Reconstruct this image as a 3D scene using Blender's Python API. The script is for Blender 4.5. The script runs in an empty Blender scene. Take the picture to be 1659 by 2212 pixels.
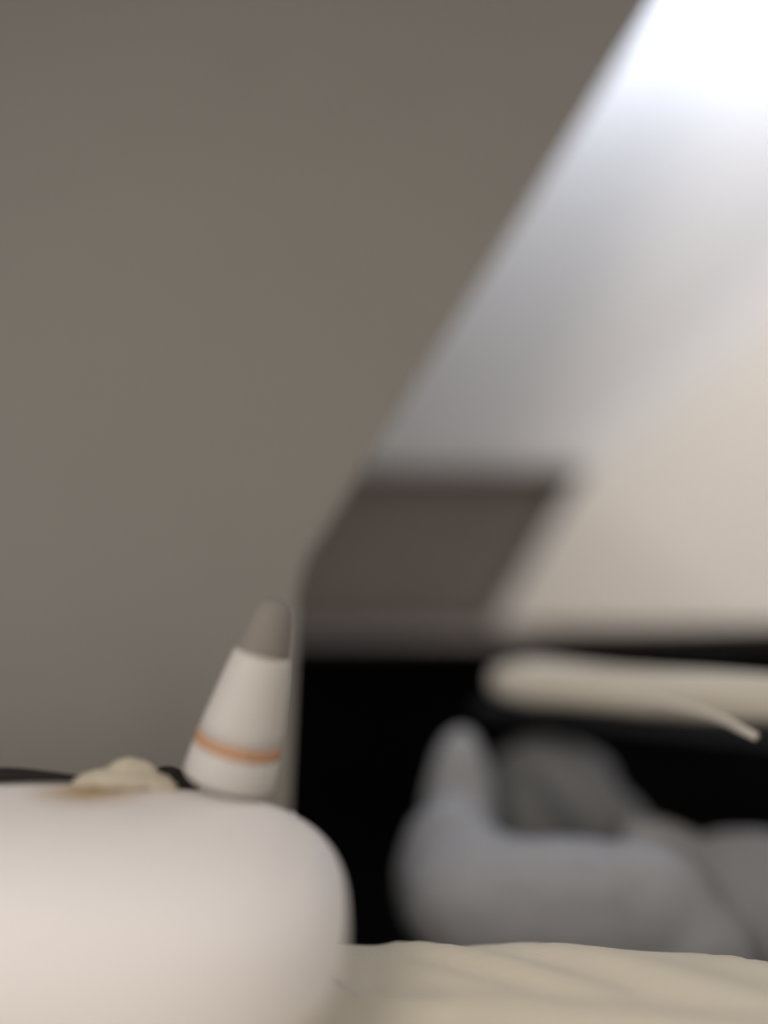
import bpy, bmesh, math, random
from mathutils import Vector, Matrix, noise
random.seed(4)
S = bpy.context.scene
C = S.collection

# ---------------- camera, world, lights, exposure ----------------
F = 1800.0                       # focal length in pixels of a 1659 x 2212 frame
CAM = Vector((0, 0, 1.0))
cd = bpy.data.cameras.new('camera')
cam = bpy.data.objects.new('camera', cd); C.objects.link(cam)
cam.location = CAM; cam.rotation_euler = (math.pi/2, 0, 0)
cd.sensor_fit = 'VERTICAL'; cd.sensor_height = 24.0; cd.lens = 24.0*F/2212
cd.clip_start = 0.01
cd.dof.use_dof = True; cd.dof.focus_distance = 0.945
cd.dof.aperture_fstop = (cd.lens/1000)/0.130     # wide open phone lens held close: everything behind is soft
S.camera = cam

w = bpy.data.worlds.new('world'); S.world = w; w.use_nodes = True
w.node_tree.nodes['Background'].inputs[0].default_value = (0.92, 0.95, 1.0, 1)
w.node_tree.nodes['Background'].inputs[1].default_value = 0.28

def area(name, loc, target, size, power, col):
    l = bpy.data.lights.new(name, 'AREA'); l.shape = 'RECTANGLE'; l.size, l.size_y = size
    l.energy = power; l.color = col
    o = bpy.data.objects.new(name, l); C.objects.link(o); o.location = loc
    o.rotation_euler = (Vector(target)-Vector(loc)).to_track_quat('-Z', 'Y').to_euler()
    return o
area('skylight', (0.42, 1.60, 2.28), (0.45, 1.80, 0.95), (0.95, 0.14), 12.0, (0.74, 0.83, 1.0))
area('fill_front_left', (-0.75, -0.45, 1.85), (0.0, 0.95, 0.6), (0.7, 0.6), 14.0, (1.0, 0.90, 0.79))  # unseen fill light added behind the camera, on the left
area('fill_front_right', (0.75, -0.6, 1.55), (0.25, 1.8, 1.1), (0.5, 0.5), 4.3, (1.0, 0.92, 0.84))  # unseen fill added at front right to brighten the pale wall
area('side_window', (-1.7, -0.2, 1.0), (-0.3, 0.7, 0.6), (0.8, 0.7), 6, (0.88, 0.92, 1.0))

S.view_settings.view_transform = 'Standard'; S.view_settings.look = 'None'
S.view_settings.gamma = 1.0; S.view_settings.use_curve_mapping = False
S.view_settings.exposure = 0.0

# ---------------- helpers ----------------
def P(px, py, d):                 # where a point seen in the photograph stands, at distance d along the view
    return Vector(((px-829.5)/F*d, d, 1.0-(py-1106.0)/F*d))

def mat(name, col, rough=0.85, var=0.06, scale=6.0, bump=0.0, bscale=300.0, spots=None, sheen=0.0):
    m = bpy.data.materials.new(name); m.use_nodes = True
    nt = m.node_tree; b = nt.nodes['Principled BSDF']
    b.inputs['Roughness'].default_value = rough
    b.inputs['Specular IOR Level'].default_value = 0.25
    if sheen: b.inputs['Sheen Weight'].default_value = sheen
    tc = nt.nodes.new('ShaderNodeTexCoord')
    n = nt.nodes.new('ShaderNodeTexNoise'); n.inputs['Scale'].default_value = scale; n.inputs['Detail'].default_value = 4
    nt.links.new(tc.outputs['Object'], n.inputs['Vector'])
    r = nt.nodes.new('ShaderNodeMix'); r.data_type = 'RGBA'
    r.inputs[6].default_value = tuple(max(0, c*(1-var)) for c in col)+(1,)
    r.inputs[7].default_value = tuple(min(1, c*(1+var)) for c in col)+(1,)
    nt.links.new(n.outputs['Fac'], r.inputs[0]); out = r.outputs[2]
    for (loc, rad, scol, amt) in (spots or []):
        mp = nt.nodes.new('ShaderNodeMapping'); mp.vector_type = 'TEXTURE'
        mp.inputs['Location'].default_value = loc; mp.inputs['Scale'].default_value = rad
        g = nt.nodes.new('ShaderNodeTexGradient'); g.gradient_type = 'SPHERICAL'
        nt.links.new(tc.outputs['Object'], mp.inputs['Vector']); nt.links.new(mp.outputs[0], g.inputs[0])
        k = nt.nodes.new('ShaderNodeMath'); k.operation = 'MULTIPLY'; k.use_clamp = True; k.inputs[1].default_value = amt
        nt.links.new(g.outputs['Fac'], k.inputs[0])
        x = nt.nodes.new('ShaderNodeMix'); x.data_type = 'RGBA'; x.inputs[7].default_value = tuple(scol)+(1,)
        nt.links.new(k.outputs[0], x.inputs[0]); nt.links.new(out, x.inputs[6]); out = x.outputs[2]
    nt.links.new(out, b.inputs['Base Color'])
    if bump:
        n2 = nt.nodes.new('ShaderNodeTexNoise'); n2.inputs['Scale'].default_value = bscale; n2.inputs['Detail'].default_value = 3
        nt.links.new(tc.outputs['Object'], n2.inputs['Vector'])
        bp = nt.nodes.new('ShaderNodeBump'); bp.inputs['Strength'].default_value = bump; bp.inputs['Distance'].default_value = 0.002
        nt.links.new(n2.outputs['Fac'], bp.inputs['Height']); nt.links.new(bp.outputs[0], b.inputs['Normal'])
    return m

def obj(name, bm, m, parent=None, smooth=True):
    me = bpy.data.meshes.new(name)
    bmesh.ops.recalc_face_normals(bm, faces=bm.faces)
    bm.to_mesh(me); bm.free()
    if smooth:
        for p in me.polygons: p.use_smooth = True
    me.materials.append(m)
    o = bpy.data.objects.new(name, me); C.objects.link(o)
    if parent: o.parent = parent
    return o
def empty(name, loc=(0, 0, 0), rot=(0, 0, 0)):
    o = bpy.data.objects.new(name, None); C.objects.link(o); o.location = loc; o.rotation_euler = rot
    o.empty_display_size = 0.05
    return o
def tag(o, label, cat, group=None):
    o['label'] = label; o['category'] = cat
    if group: o['group'] = group
    return o
def struct(o, label=None):
    o['kind'] = 'structure'
    if label: o['label'] = label
    return o
def box(bm, lo, hi, bevel=0.0, seg=2):
    r = bmesh.ops.create_cube(bm, size=1.0)
    for v in r['verts']:
        v.co = Vector(((lo[i]+hi[i])/2 + v.co[i]*(hi[i]-lo[i]) for i in range(3)))
    if bevel:
        es = list({e for v in r['verts'] for e in v.link_edges})
        bmesh.ops.bevel(bm, geom=es, offset=bevel, segments=seg, affect='EDGES', profile=0.5)
def prism(bm, pts, off):          # a polygon given thickness along off
    a = [bm.verts.new(p) for p in pts]; b = [bm.verts.new(Vector(p)+off) for p in pts]
    bm.faces.new(a); bm.faces.new(b[::-1])
    for i in range(len(a)):
        j = (i+1) % len(a); bm.faces.new((a[i], b[i], b[j], a[j]))
def catmull(pts, n=8):
    out = []
    for i in range(len(pts)-1):
        p0 = pts[max(i-1, 0)]; p1 = pts[i]; p2 = pts[i+1]; p3 = pts[min(i+2, len(pts)-1)]
        for k in range(n):
            t = k/n
            out.append(0.5*((2*p1)+(p2-p0)*t+(2*p0-5*p1+4*p2-p3)*t*t+(3*p1-p0-3*p2+p3)*t**3))
    out.append(pts[-1]); return out
def tube(bm, pts, radii, seg=16, flat=1.0):
    rings = []
    n = len(pts)
    for i, p in enumerate(pts):
        t = (pts[min(i+1, n-1)]-pts[max(i-1, 0)]).normalized()
        s = t.cross(Vector((0, 0, 1))).normalized(); u = s.cross(t)
        r = radii[i] if isinstance(radii, list) else radii
        rings.append([bm.verts.new(p+s*math.cos(a)*r+u*math.sin(a)*r*flat) for a in (2*math.pi*k/seg for k in range(seg))])
    for a, b in zip(rings, rings[1:]):
        for k in range(seg): bm.faces.new((a[k], a[(k+1) % seg], b[(k+1) % seg], b[k]))
    bm.faces.new(rings[0]); bm.faces.new(rings[-1][::-1])
def lathe(bm, prof, seg=40):
    rings = [[bm.verts.new((r*math.cos(2*math.pi*k/seg), r*math.sin(2*math.pi*k/seg), z)) for k in range(seg)] for r, z in prof]
    for a, b in zip(rings, rings[1:]):
        for k in range(seg): bm.faces.new((a[k], a[(k+1) % seg], b[(k+1) % seg], b[k]))
    bm.faces.new(rings[0][::-1]); bm.faces.new(rings[-1])
def sstep(a, b, x):
    t = min(1, max(0, (x-a)/(b-a))); return t*t*(3-2*t)

# ---------------- materials ----------------
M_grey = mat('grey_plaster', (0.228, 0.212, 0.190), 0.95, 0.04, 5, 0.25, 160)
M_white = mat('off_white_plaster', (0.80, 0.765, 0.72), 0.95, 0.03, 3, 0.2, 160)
M_panel = mat('warm_lit_plaster', (0.79, 0.77, 0.755), 0.95, 0.03, 3, 0.2, 160)
def add_warm_light(m, col):  # blends warm light on the lower panel into the wall's colour
    nt = m.node_tree; b = nt.nodes['Principled BSDF']; src = b.inputs['Base Color'].links[0].from_socket
    a = nt.nodes.new('ShaderNodeAttribute'); a.attribute_name = 'warm_light'
    x = nt.nodes.new('ShaderNodeMix'); x.data_type = 'RGBA'; x.inputs[7].default_value = tuple(col)+(1,)
    nt.links.new(a.outputs['Fac'], x.inputs[0]); nt.links.new(src, x.inputs[6]); nt.links.new(x.outputs[2], b.inputs['Base Color'])
add_warm_light(M_panel, (0.80, 0.725, 0.63))
M_sill = mat('dark_taupe_board', (0.28, 0.24, 0.21), 0.8, 0.12, 5)
M_brown = mat('taupe_board', (0.43, 0.37, 0.33), 0.8, 0.12, 5, 0.15, 90)
M_dark = mat('opening_shade', (0.010, 0.010, 0.012), 0.95, 0.2, 6)  # near-black colour stands in for the shade inside the opening
M_floor = mat('charcoal_floor', (0.015, 0.014, 0.014), 0.9, 0.2, 8)
M_ceil = mat('ceiling_paint', (0.72, 0.70, 0.67), 0.95, 0.03, 4)
M_cush = mat('off_white_upholstery', (0.80, 0.752, 0.728), 0.85, 0.03, 4, 0.25, 420,
             spots=[((0.235, 0.055, 0.098), (0.075, 0.05, 0.03), (0.42, 0.29, 0.15), 1.3),
                    ((0.50, 0.105, 0.10), (0.20, 0.04, 0.03), (0.50, 0.36, 0.22), 0.9)])  # second spot: contact shade and bounce below the bottle, put into the colour
M_blank = mat('beige_blanket', (0.72, 0.65, 0.52), 0.95, 0.10, 7, 0.4, 350, sheen=0.2)
M_roll = mat('cream_fabric', (0.58, 0.53, 0.45), 0.9, 0.08, 12, 0.3, 350)
M_sack = mat('grey_fabric', (0.335, 0.335, 0.345), 0.95, 0.10, 9, 0.4, 350, sheen=0.1)
M_char = mat('charcoal_fabric', (0.22, 0.22, 0.222), 0.95, 0.1, 9, 0.4, 350)
M_bottle = mat('white_plastic', (0.56, 0.52, 0.475), 0.45, 0.02, 5)
M_orange = mat('orange_plastic', (0.50, 0.265, 0.14), 0.5, 0.10, 40)
M_tip = mat('taupe_nozzle_plastic', (0.225, 0.20, 0.175), 0.7, 0.05, 10)
M_shade = mat('shade_black', (0.018, 0.015, 0.014), 0.9, 0.2, 40)  # near-black for the added shapes that stand in for shade
M_tissue = mat('cream_tissue', (0.50, 0.44, 0.34), 0.95, 0.06, 30, 0.3, 200)
M_wood = mat('dark_wood', (0.05, 0.035, 0.025), 0.6, 0.2, 10)
M_matt = mat('mattress_ticking', (0.62, 0.59, 0.53), 0.9, 0.05, 10)

# ---------------- setting ----------------
bm = bmesh.new(); box(bm, (-2.0, -1.6, -0.05), (1.0, 2.8, 0)); struct(obj('floor', bm, M_floor, smooth=False))
bm = bmesh.new(); box(bm, (-2.0, -1.6, 2.65), (1.0, 2.8, 2.70)); struct(obj('ceiling', bm, M_ceil, smooth=False))
bm = bmesh.new(); box(bm, (1.0, 0.6, 0), (1.06, 2.8, 2.65)); struct(obj('wall_right', bm, M_white, smooth=False))
bm = bmesh.new(); box(bm, (-2.0, 2.7, 0), (1.0, 2.76, 2.65)); struct(obj('wall_far', bm, M_dark, smooth=False))

# leaning grey wall with a slanted edge, in shade
KL = 0.24
def G(px, py):
    wz = -(py-1106.0)/F
    return P(px, py, (1.15+KL*0.35)/(1-KL*wz))
edge = [(1705, -420), (1425, -5), (1250, 272), (1060, 575), (940, 765), (835, 935), (735, 1095), (664, 1205), (644, 1270), (640, 1400), (630, 1700)]
pts = [G(*e) for e in edge]
bot = 0.0; yb = 1.15+KL*(0-0.65)
pts.append(Vector((pts[-1].x, yb, 0)))
pts += [Vector((-2.0, yb, 0)), Vector((-2.0, 1.15+KL*2.0, 2.65))]
top = pts[0]; pts.insert(0, Vector((0.72, 1.15+KL*2.0, 2.65)))
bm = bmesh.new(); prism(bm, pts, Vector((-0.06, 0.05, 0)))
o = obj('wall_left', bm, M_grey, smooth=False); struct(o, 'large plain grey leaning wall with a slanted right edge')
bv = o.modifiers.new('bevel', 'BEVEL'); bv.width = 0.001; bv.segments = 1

# pale back wall: smooth surface that swells forward into a sloping panel at lower right
line = [(2300, 60), (1659, 670), (1240, 1050), (1050, 1378)]
def side(px, py):                 # >0 right of / below the slanted crease
    best = 1e9; sg = 1
    for (x0, y0), (x1, y1) in zip(line, line[1:]):
        dx, dy = x1-x0, y1-y0; L = math.hypot(dx, dy)
        t = ((px-x0)*dx+(py-y0)*dy)/L/L; t = min(1, max(0, t))
        d = math.hypot(px-x0-dx*t, py-y0-dy*t)
        if d < best:
            best = d; sg = 1 if (-(px-x0)*dy+(py-y0)*dx) < 0 else -1
    return best*sg
def depth(px, py):
    s = side(px, py)
    t = max(0.0, s+90)
    return 1.80-0.42*(t*t/(t+150))/900.0
bm = bmesh.new(); vv = {}
xs = [256+i*22 for i in range(98)]
def shift(py):                    # below the niche's top the columns run parallel to the crease
    if py <= 1024: return 0.0
    return (1240+(1050-py)*1.1026 if py < 1050 else 1240-(py-1050)*190/328)-1268
ys = [-720+i*22 for i in range(79)]+[1024]+[1040+i*21 for i in range(16)]+[1354]
def V(i, j):
    if (i, j) not in vv:
        px, py = xs[i]+shift(ys[j]), ys[j]; dd = depth(px, py)
        c = P(px, py, dd)
        if c.x > 0.995: c.x = 0.995
        vv[(i, j)] = bm.verts.new(c)
    return vv[(i, j)]
for i in range(len(xs)-1):
    for j in range(len(ys)-1):
        cx, cy = (xs[i]+xs[i+1])/2, (ys[j]+ys[j+1])/2
        if cy > 1024 and i < 46: continue
        if P(xs[i]+shift(ys[j]), ys[j], 1.7).x > 1.3: continue
        bm.faces.new((V(i, j), V(i+1, j), V(i+1, j+1), V(i, j+1)))
bm.verts.index_update(); vidx = {k_: v.index for k_, v in vv.items()}
o = obj('wall_back', bm, M_panel); struct(o, 'pale wall with a soft sloping crease, daylight falling from the top')
at = o.data.attributes.new('warm_light', 'FLOAT', 'POINT')  # weight of the warmer light painted below the crease
for (i, j), v in vidx.items(): at.data[v].value = sstep(-95, 95, side(xs[i]+shift(ys[j]), ys[j]))
sm = o.modifiers.new('smooth', 'SMOOTH'); sm.factor = 0.5; sm.iterations = 3
so = o.modifiers.new('solidify', 'SOLIDIFY'); so.thickness = 0.02; so.offset = -1

# taupe niche below the pale wall
bm = bmesh.new()
box(bm, (-0.8, 1.93, 0.70), (0.98, 1.95, 1.25)); struct(obj('wall_niche', bm, M_brown, smooth=False), 'taupe board at the back of the shadowed niche')
bm = bmesh.new()
a = P(650, 1372, 1.70)
box(bm, (-0.8, 1.70, a.z-0.012), (0.34, 1.93, a.z-0.004), 0.002, 1); struct(obj('trim_1', bm, M_sill, smooth=False), 'thin taupe sill over the black opening')

bm = bmesh.new(); box(bm, (0.975, 1.25, 0.0), (0.999, 2.69, 0.735)); struct(obj('shade_sheet', bm, M_dark, smooth=False), 'black sheet added to darken the right side of the opening')  # added sheet whose black stands for shade beside the opening

# ---------------- bed, blanket ----------------
bed = empty('bed', (0.05, 0.36, 0), (0, 0, math.radians(-3)))
tag(bed, 'low bed carrying the beige blanket, cushion and bottle', 'bed')
bm = bmesh.new(); box(bm, (-1.2, -0.62, 0.14), (0.90, 0.57, 0.26), 0.01); obj('bed_frame', bm, M_wood, bed, False)
bm = bmesh.new(); box(bm, (-1.19, -0.61, 0.26), (0.89, 0.57, 0.488), 0.03, 4); obj('mattress', bm, M_matt, bed)
for sx in (-1.12, 0.82):
    for sy in (-0.55, 0.50):
        bm = bmesh.new(); bmesh.ops.create_cone(bm, cap_ends=True, segments=16, radius1=0.022, radius2=0.032, depth=0.14)
        bmesh.ops.translate(bm, verts=bm.verts, vec=(sx, sy, 0.07)); obj('leg', bm, M_wood, bed)

def fold_h(x, y):
    f = 0.0
    # diagonal folds, running away to the right
    for (x0, y0, x1, y1, wd, h) in ((-0.06, 0.875, 0.06, 0.83, 0.008, 0.008), (0.02, 0.98, 0.24, 0.86, 0.018, 0.009),
                                    (0.10, 1.00, 0.42, 0.84, 0.026, 0.008), (0.30, 1.0, 0.50, 0.90, 0.022, 0.008),
                                    (-0.03, 0.95, 0.14, 0.86, 0.014, 0.005), (0.05, 0.85, 0.45, 0.79, 0.02, 0.007)):
        dx, dy = x1-x0, y1-y0; L2 = dx*dx+dy*dy
        t = min(1, max(0, ((x-x0)*dx+(y-y0)*dy)/L2))
        d = math.hypot(x-x0-dx*t, y-y0-dy*t)
        f += h*math.exp(-(d/wd)**2)*(1-0.5*abs(2*t-1))
    f += 0.003*noise.noise(Vector((x*7, y*9, 0.3)))
    return 1.5*f*sstep(-0.12, 0.0, x)
bm = bmesh.new(); NX, NY = 170, 120; g = []
for j in range(NY+1):
    row = []
    for i in range(NX+1):
        x = -1.16+2.06*i/NX
        v = j/NY*1.50                      # along the cloth, from the near side over the far edge
        yv = -0.28+v; R = 0.05; ye = 1.005-0.052*(x-0.0)
        if x > 0.25: ye -= 0.05*sstep(0.25, 0.55, x)
        h = fold_h(x, yv)
        if yv <= ye-R: y, z = yv, 0.492+h
        else:
            s = yv-(ye-R)
            if s < R*math.pi/2: a = s/R; y, z = ye-R+R*math.sin(a), 0.492+h-R*(1-math.cos(a))
            else: y, z = ye+0.002*math.sin(x*40), 0.492+h*0.3-R-(s-R*math.pi/2)
        row.append(bm.verts.new((x, y, z)))
    g.append(row)
for j in range(NY):
    for i in range(NX): bm.faces.new((g[j][i], g[j][i+1], g[j+1][i+1], g[j+1][i]))
o = obj('blanket', bm, M_blank); tag(o, 'rumpled beige blanket spread under the off-white cushion, with soft diagonal folds', 'blanket')
so = o.modifiers.new('solidify', 'SOLIDIFY'); so.thickness = 0.005; so.offset = 1

# ---------------- cushion ----------------
A, B, H = 0.50, 0.17, 0.110
CC = Vector((-0.535, 0.79, 0.6105))
def sup(x, y, z):
    def Fv(r):
        a, b, c = abs(x*r)/A, abs(y*r)/B, abs(z*r)/H
        return a**5.5+b**2.6+c**2.6
    lo, hi = 0.0, 3.0
    for _ in range(30):
        m = (lo+hi)/2
        if Fv(m) > 1: hi = m
        else: lo = m
    return Vector((x, y, z))*lo
cu = empty('cushion', (CC.x, CC.y, CC.z-H)); tag(cu, 'large rounded off-white cushion filling the lower left, bottle standing on it', 'cushion')
bm = bmesh.new(); bmesh.ops.create_cube(bm, size=1.0)
bmesh.ops.subdivide_edges(bm, edges=bm.edges, cuts=23, use_grid_fill=True)
for v in bm.verts:
    c = v.co.copy()
    d = Vector((c.x*2*A, c.y*2*B, c.z*2*H))
    p = sup(d.x, d.y, d.z)
    n = p.normalized()
    if p.z > 0:                            # a shallow dent beside the tan mark
        q = math.exp(-(((p.x-0.24)/0.07)**2+((p.y-0.03)/0.03)**2)); p.z -= 0.004*q
        p.z += 0.0015*noise.noise(p*9)
    v.co = p
ob = obj('cover', bm, M_cush, cu); ob.location = (0, 0, H)
ss = ob.modifiers.new('subsurf', 'SUBSURF'); ss.levels = 1; ss.render_levels = 1
# piping along the right end seam
bm = bmesh.new(); ring = []
for k in range(61):
    t = 2*math.pi*k/60
    y, z = math.cos(t), math.sin(t)
    q = sup(0.445/0.12*0.12, y*B*0.9, z*H*0.9)
    # seam on the plane x = 0.44: solve for the section there
    sc = ((1-(0.44/A)**5.5))**(1/2.6)
    e = (abs(y)**2.6+abs(z)**2.6)**(1/2.6)
    ring.append(Vector((0.44, y/e*B*sc, z/e*H*sc)))
tube(bm, ring, 0.0016, 8)
ob = obj('seam', bm, M_cush, cu); ob.location = (0, 0, H)

# ---------------- bottle on the cushion ----------------
bt = empty('bottle', P(495, 1682, 0.885), (0, math.radians(15), 0))
tag(bt, 'white tapered bottle with thin orange band leaning on the off-white cushion', 'bottle')
def part_lathe(name, prof, m): bm = bmesh.new(); lathe(bm, prof); return obj(name, bm, m, bt)
part_lathe('base_collar', [(0.030, 0.0), (0.047, 0.0), (0.0495, 0.003), (0.0485, 0.018), (0.0465, 0.034), (0.044, 0.0365)], M_bottle)
part_lathe('band', [(0.0440, 0.0350), (0.0464, 0.0353), (0.0459, 0.0465), (0.0435, 0.047)], M_orange)
part_lathe('body', [(0.0435, 0.046), (0.0452, 0.0465), (0.0425, 0.065), (0.0385, 0.090), (0.0345, 0.115), (0.031, 0.133), (0.0285, 0.139)], M_bottle)
part_lathe('nozzle', [(0.0285, 0.139), (0.0285, 0.141), (0.026, 0.158), (0.0225, 0.176), (0.0185, 0.190), (0.012, 0.196), (0.004, 0.198)], M_tip)['label'] = 'dull taupe nozzle'

# ---------------- added dark shapes for shade, and tissue, on the cushion ----------------
def top_z(x, y):
    lx, ly = abs(x-CC.x)/A, abs(y-CC.y)/B
    v = max(0, 1-lx**5.5-ly**2.6); return CC.z+H*v**(1/2.6)
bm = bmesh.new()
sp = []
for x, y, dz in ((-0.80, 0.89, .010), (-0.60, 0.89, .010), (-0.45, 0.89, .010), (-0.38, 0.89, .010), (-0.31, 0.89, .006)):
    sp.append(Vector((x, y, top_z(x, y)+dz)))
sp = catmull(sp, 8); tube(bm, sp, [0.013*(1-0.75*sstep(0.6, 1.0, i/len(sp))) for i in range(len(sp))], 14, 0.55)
tag(obj('shade_strip', bm, M_shade), 'flat black strip standing for the shade gap behind the cushion at the left edge', 'shade_strip')  # dark strip added for the shadow gap behind the cushion

def blob(name, ells, m, voxel, amp=0.0, fr=20, smooth_it=6):
    bm = bmesh.new()
    for c, r, ax in ells:
        res = bmesh.ops.create_uvsphere(bm, u_segments=20, v_segments=12, radius=1.0)
        Mx = Matrix.Translation(c) @ Matrix.Rotation(ax, 4, 'Y') @ Matrix.Diagonal((r[0], r[1], r[2], 1))
        bmesh.ops.transform(bm, matrix=Mx, verts=res['verts'])
    o = obj(name, bm, m)
    rm = o.modifiers.new('remesh', 'REMESH'); rm.mode = 'VOXEL'; rm.voxel_size = voxel; rm.use_smooth_shade = True
    s = o.modifiers.new('smooth', 'SMOOTH'); s.factor = 0.6; s.iterations = smooth_it
    if amp:
        t = bpy.data.textures.new(name+'_wrinkles', 'CLOUDS'); t.noise_scale = 1.0/fr
        d = o.modifiers.new('wrinkles', 'DISPLACE'); d.texture = t; d.strength = amp; d.mid_level = 0.5; d.texture_coords = 'GLOBAL'
    return o
tz = lambda x, y, dz=0: Vector((x, y, top_z(x, y)+dz))
o = blob('tissue', [(tz(-0.272, 0.87, .008), (0.040, 0.022, 0.011), 0.05), (tz(-0.265, 0.88, .016), (0.026, 0.016, 0.013), 0.2),
                    (tz(-0.300, 0.875, .007), (0.028, 0.02, 0.008), -0.1), (tz(-0.235, 0.87, .005), (0.022, 0.016, 0.008), 0.3)],
         M_tissue, 0.003, 0.006, 70, 3)
tag(o, 'small crumpled cream tissue on the cushion, left of the bottle', 'tissue')
o = blob('shade_lump', [(tz(-0.232, 0.905, .012), (0.019, 0.012, 0.012), 0.3), (tz(-0.212, 0.90, .006), (0.014, 0.012, 0.008), 0.3)], 
         M_shade, 0.0025, 0, 20, 3)
tag(o, 'small dark lump standing for the shade between the crumpled tissue and the bottle', 'shade_patch'); o.name = 'shade_patch'  # dark lump added where shade falls behind the tissue

# ---------------- dark shelf with rolled cream fabric ----------------
L0 = P(1068, 1470, 1.36); L1 = P(1659, 1512, 1.16)
dr = (L1-L0); dr2 = dr/dr.x; end = L0+dr2*(0.985-L0.x)
rr = 0.035
roll = empty('fabric_roll', (L0.x, L0.y, L0.z-rr)); tag(roll, 'long cream fabric roll lying across the black opening under the pale wall', 'roll')
bm = bmesh.new(); n = 40; pp = []; rad = []
for i in range(n+1):
    t = i/n; pp.append(L0+(end-L0)*t + Vector((0, 0, 0.0015*math.sin(t*17))))
    e = sstep(0, 0.07, t)
    rad.append(rr*(0.55+0.45*math.sqrt(e))*(1+0.03*math.sin(t*23)))
tube(bm, pp, rad, 28)
ob = obj('wrap', bm, M_roll, roll); ob.matrix_parent_inverse = Matrix.Translation(-Vector(roll.location))
# loose outer layer edge of the roll, lying along it
bm = bmesh.new(); q = []
for i in range(31):
    t = 0.04+0.93*i/30; a = math.radians(50+14*math.sin(t*5))
    s = Vector((dr.y, -dr.x, 0)).normalized()
    q.append(L0+(end-L0)*t+s*rr*math.cos(a)*0.98+Vector((0, 0, rr*math.sin(a)*0.98)))
tube(bm, q, 0.004, 8)
ob = obj('loose_edge', bm, M_roll, roll); ob.matrix_parent_inverse = Matrix.Translation(-Vector(roll.location))
# small thread at the roll's front
c0 = [P(1395, 1512, 1.17), P(1480, 1530, 1.13), P(1560, 1555, 1.08), P(1600, 1575, 1.05), P(1634, 1592, 1.03)]
bm = bmesh.new(); cp = catmull(c0, 6); tube(bm, cp, [0.0055]*len(cp), 10)
tag(obj('cord', bm, M_roll), 'short cream cord end hanging from the right part of the cream fabric roll', 'cord')
# shelf under the roll
s = Vector((dr.y, -dr.x, 0)).normalized()
zt = L0.z-rr-0.001; a0 = L0-dr2*0.02; a0.z = zt; e0 = end+dr2*0.012; e0.z = zt
bm = bmesh.new(); prism(bm, [a0+s*0.035, e0+s*0.035, e0-s*0.10, a0-s*0.10], Vector((0, 0, -0.014)))
tag(obj('shelf', bm, M_dark, smooth=False), 'thin black shelf board under the cream fabric roll', 'shelf')

# ---------------- slumped grey sack behind the bed ----------------
k = 1/F
def E(px, py, rx, ry, d, rd, ax=0): return (P(px, py, d), (rx*k*d, rd, ry*k*d), ax)
o = blob('fabric_sack', [
    E(995, 1800, 84, 235, 1.30, 0.045, 0.0), E(975, 1900, 125, 175, 1.24, 0.06), E(1050, 1930, 180, 130, 1.19, 0.07), 
    E(1200, 1970, 330, 160, 1.17, 0.08), E(1400, 1970, 170, 150, 1.15, 0.07, 0.5), E(1500, 2060, 130, 130, 1.13, 0.06),
    E(1640, 1990, 260, 190, 1.24, 0.09, 0.15), E(1850, 2050, 240, 240, 1.22, 0.09), E(1480, 1880, 170, 80, 1.23, 0.06, 0.6),
    E(1250, 2350, 430, 370, 1.23, 0.13), E(1600, 2400, 380, 320, 1.22, 0.12)],
    M_sack, 0.007, 0.010, 14, 20)
tag(o, 'slumped dark grey fabric sack with soft folds, behind the beige blanket', 'sack')

o = blob('dark_cushion', [E(1170, 1830, 170, 240, 1.42, 0.07), E(1320, 1790, 80, 220, 1.36, 0.06, -0.75), E(1215, 1655, 120, 52, 1.39, 0.05, 0.2), E(1200, 2300, 300, 600, 1.45, 0.055)], M_char, 0.008, 0.006, 10, 12)
tag(o, 'charcoal folded bedding bundle in the shadow behind the lighter grey fabric sack', 'bedding'); o.name = 'bedding_bundle'
c0 = [Vector((-0.055, 0.900, 0.500)), Vector((-0.035, 0.873, 0.501)), Vector((-0.008, 0.850, 0.503))]
bm = bmesh.new(); tube(bm, catmull(c0, 6), 0.0022, 8)
tag(obj('thread', bm, M_cush), 'short cream thread on the beige blanket beside the lower right end of the off-white cushion', 'thread')
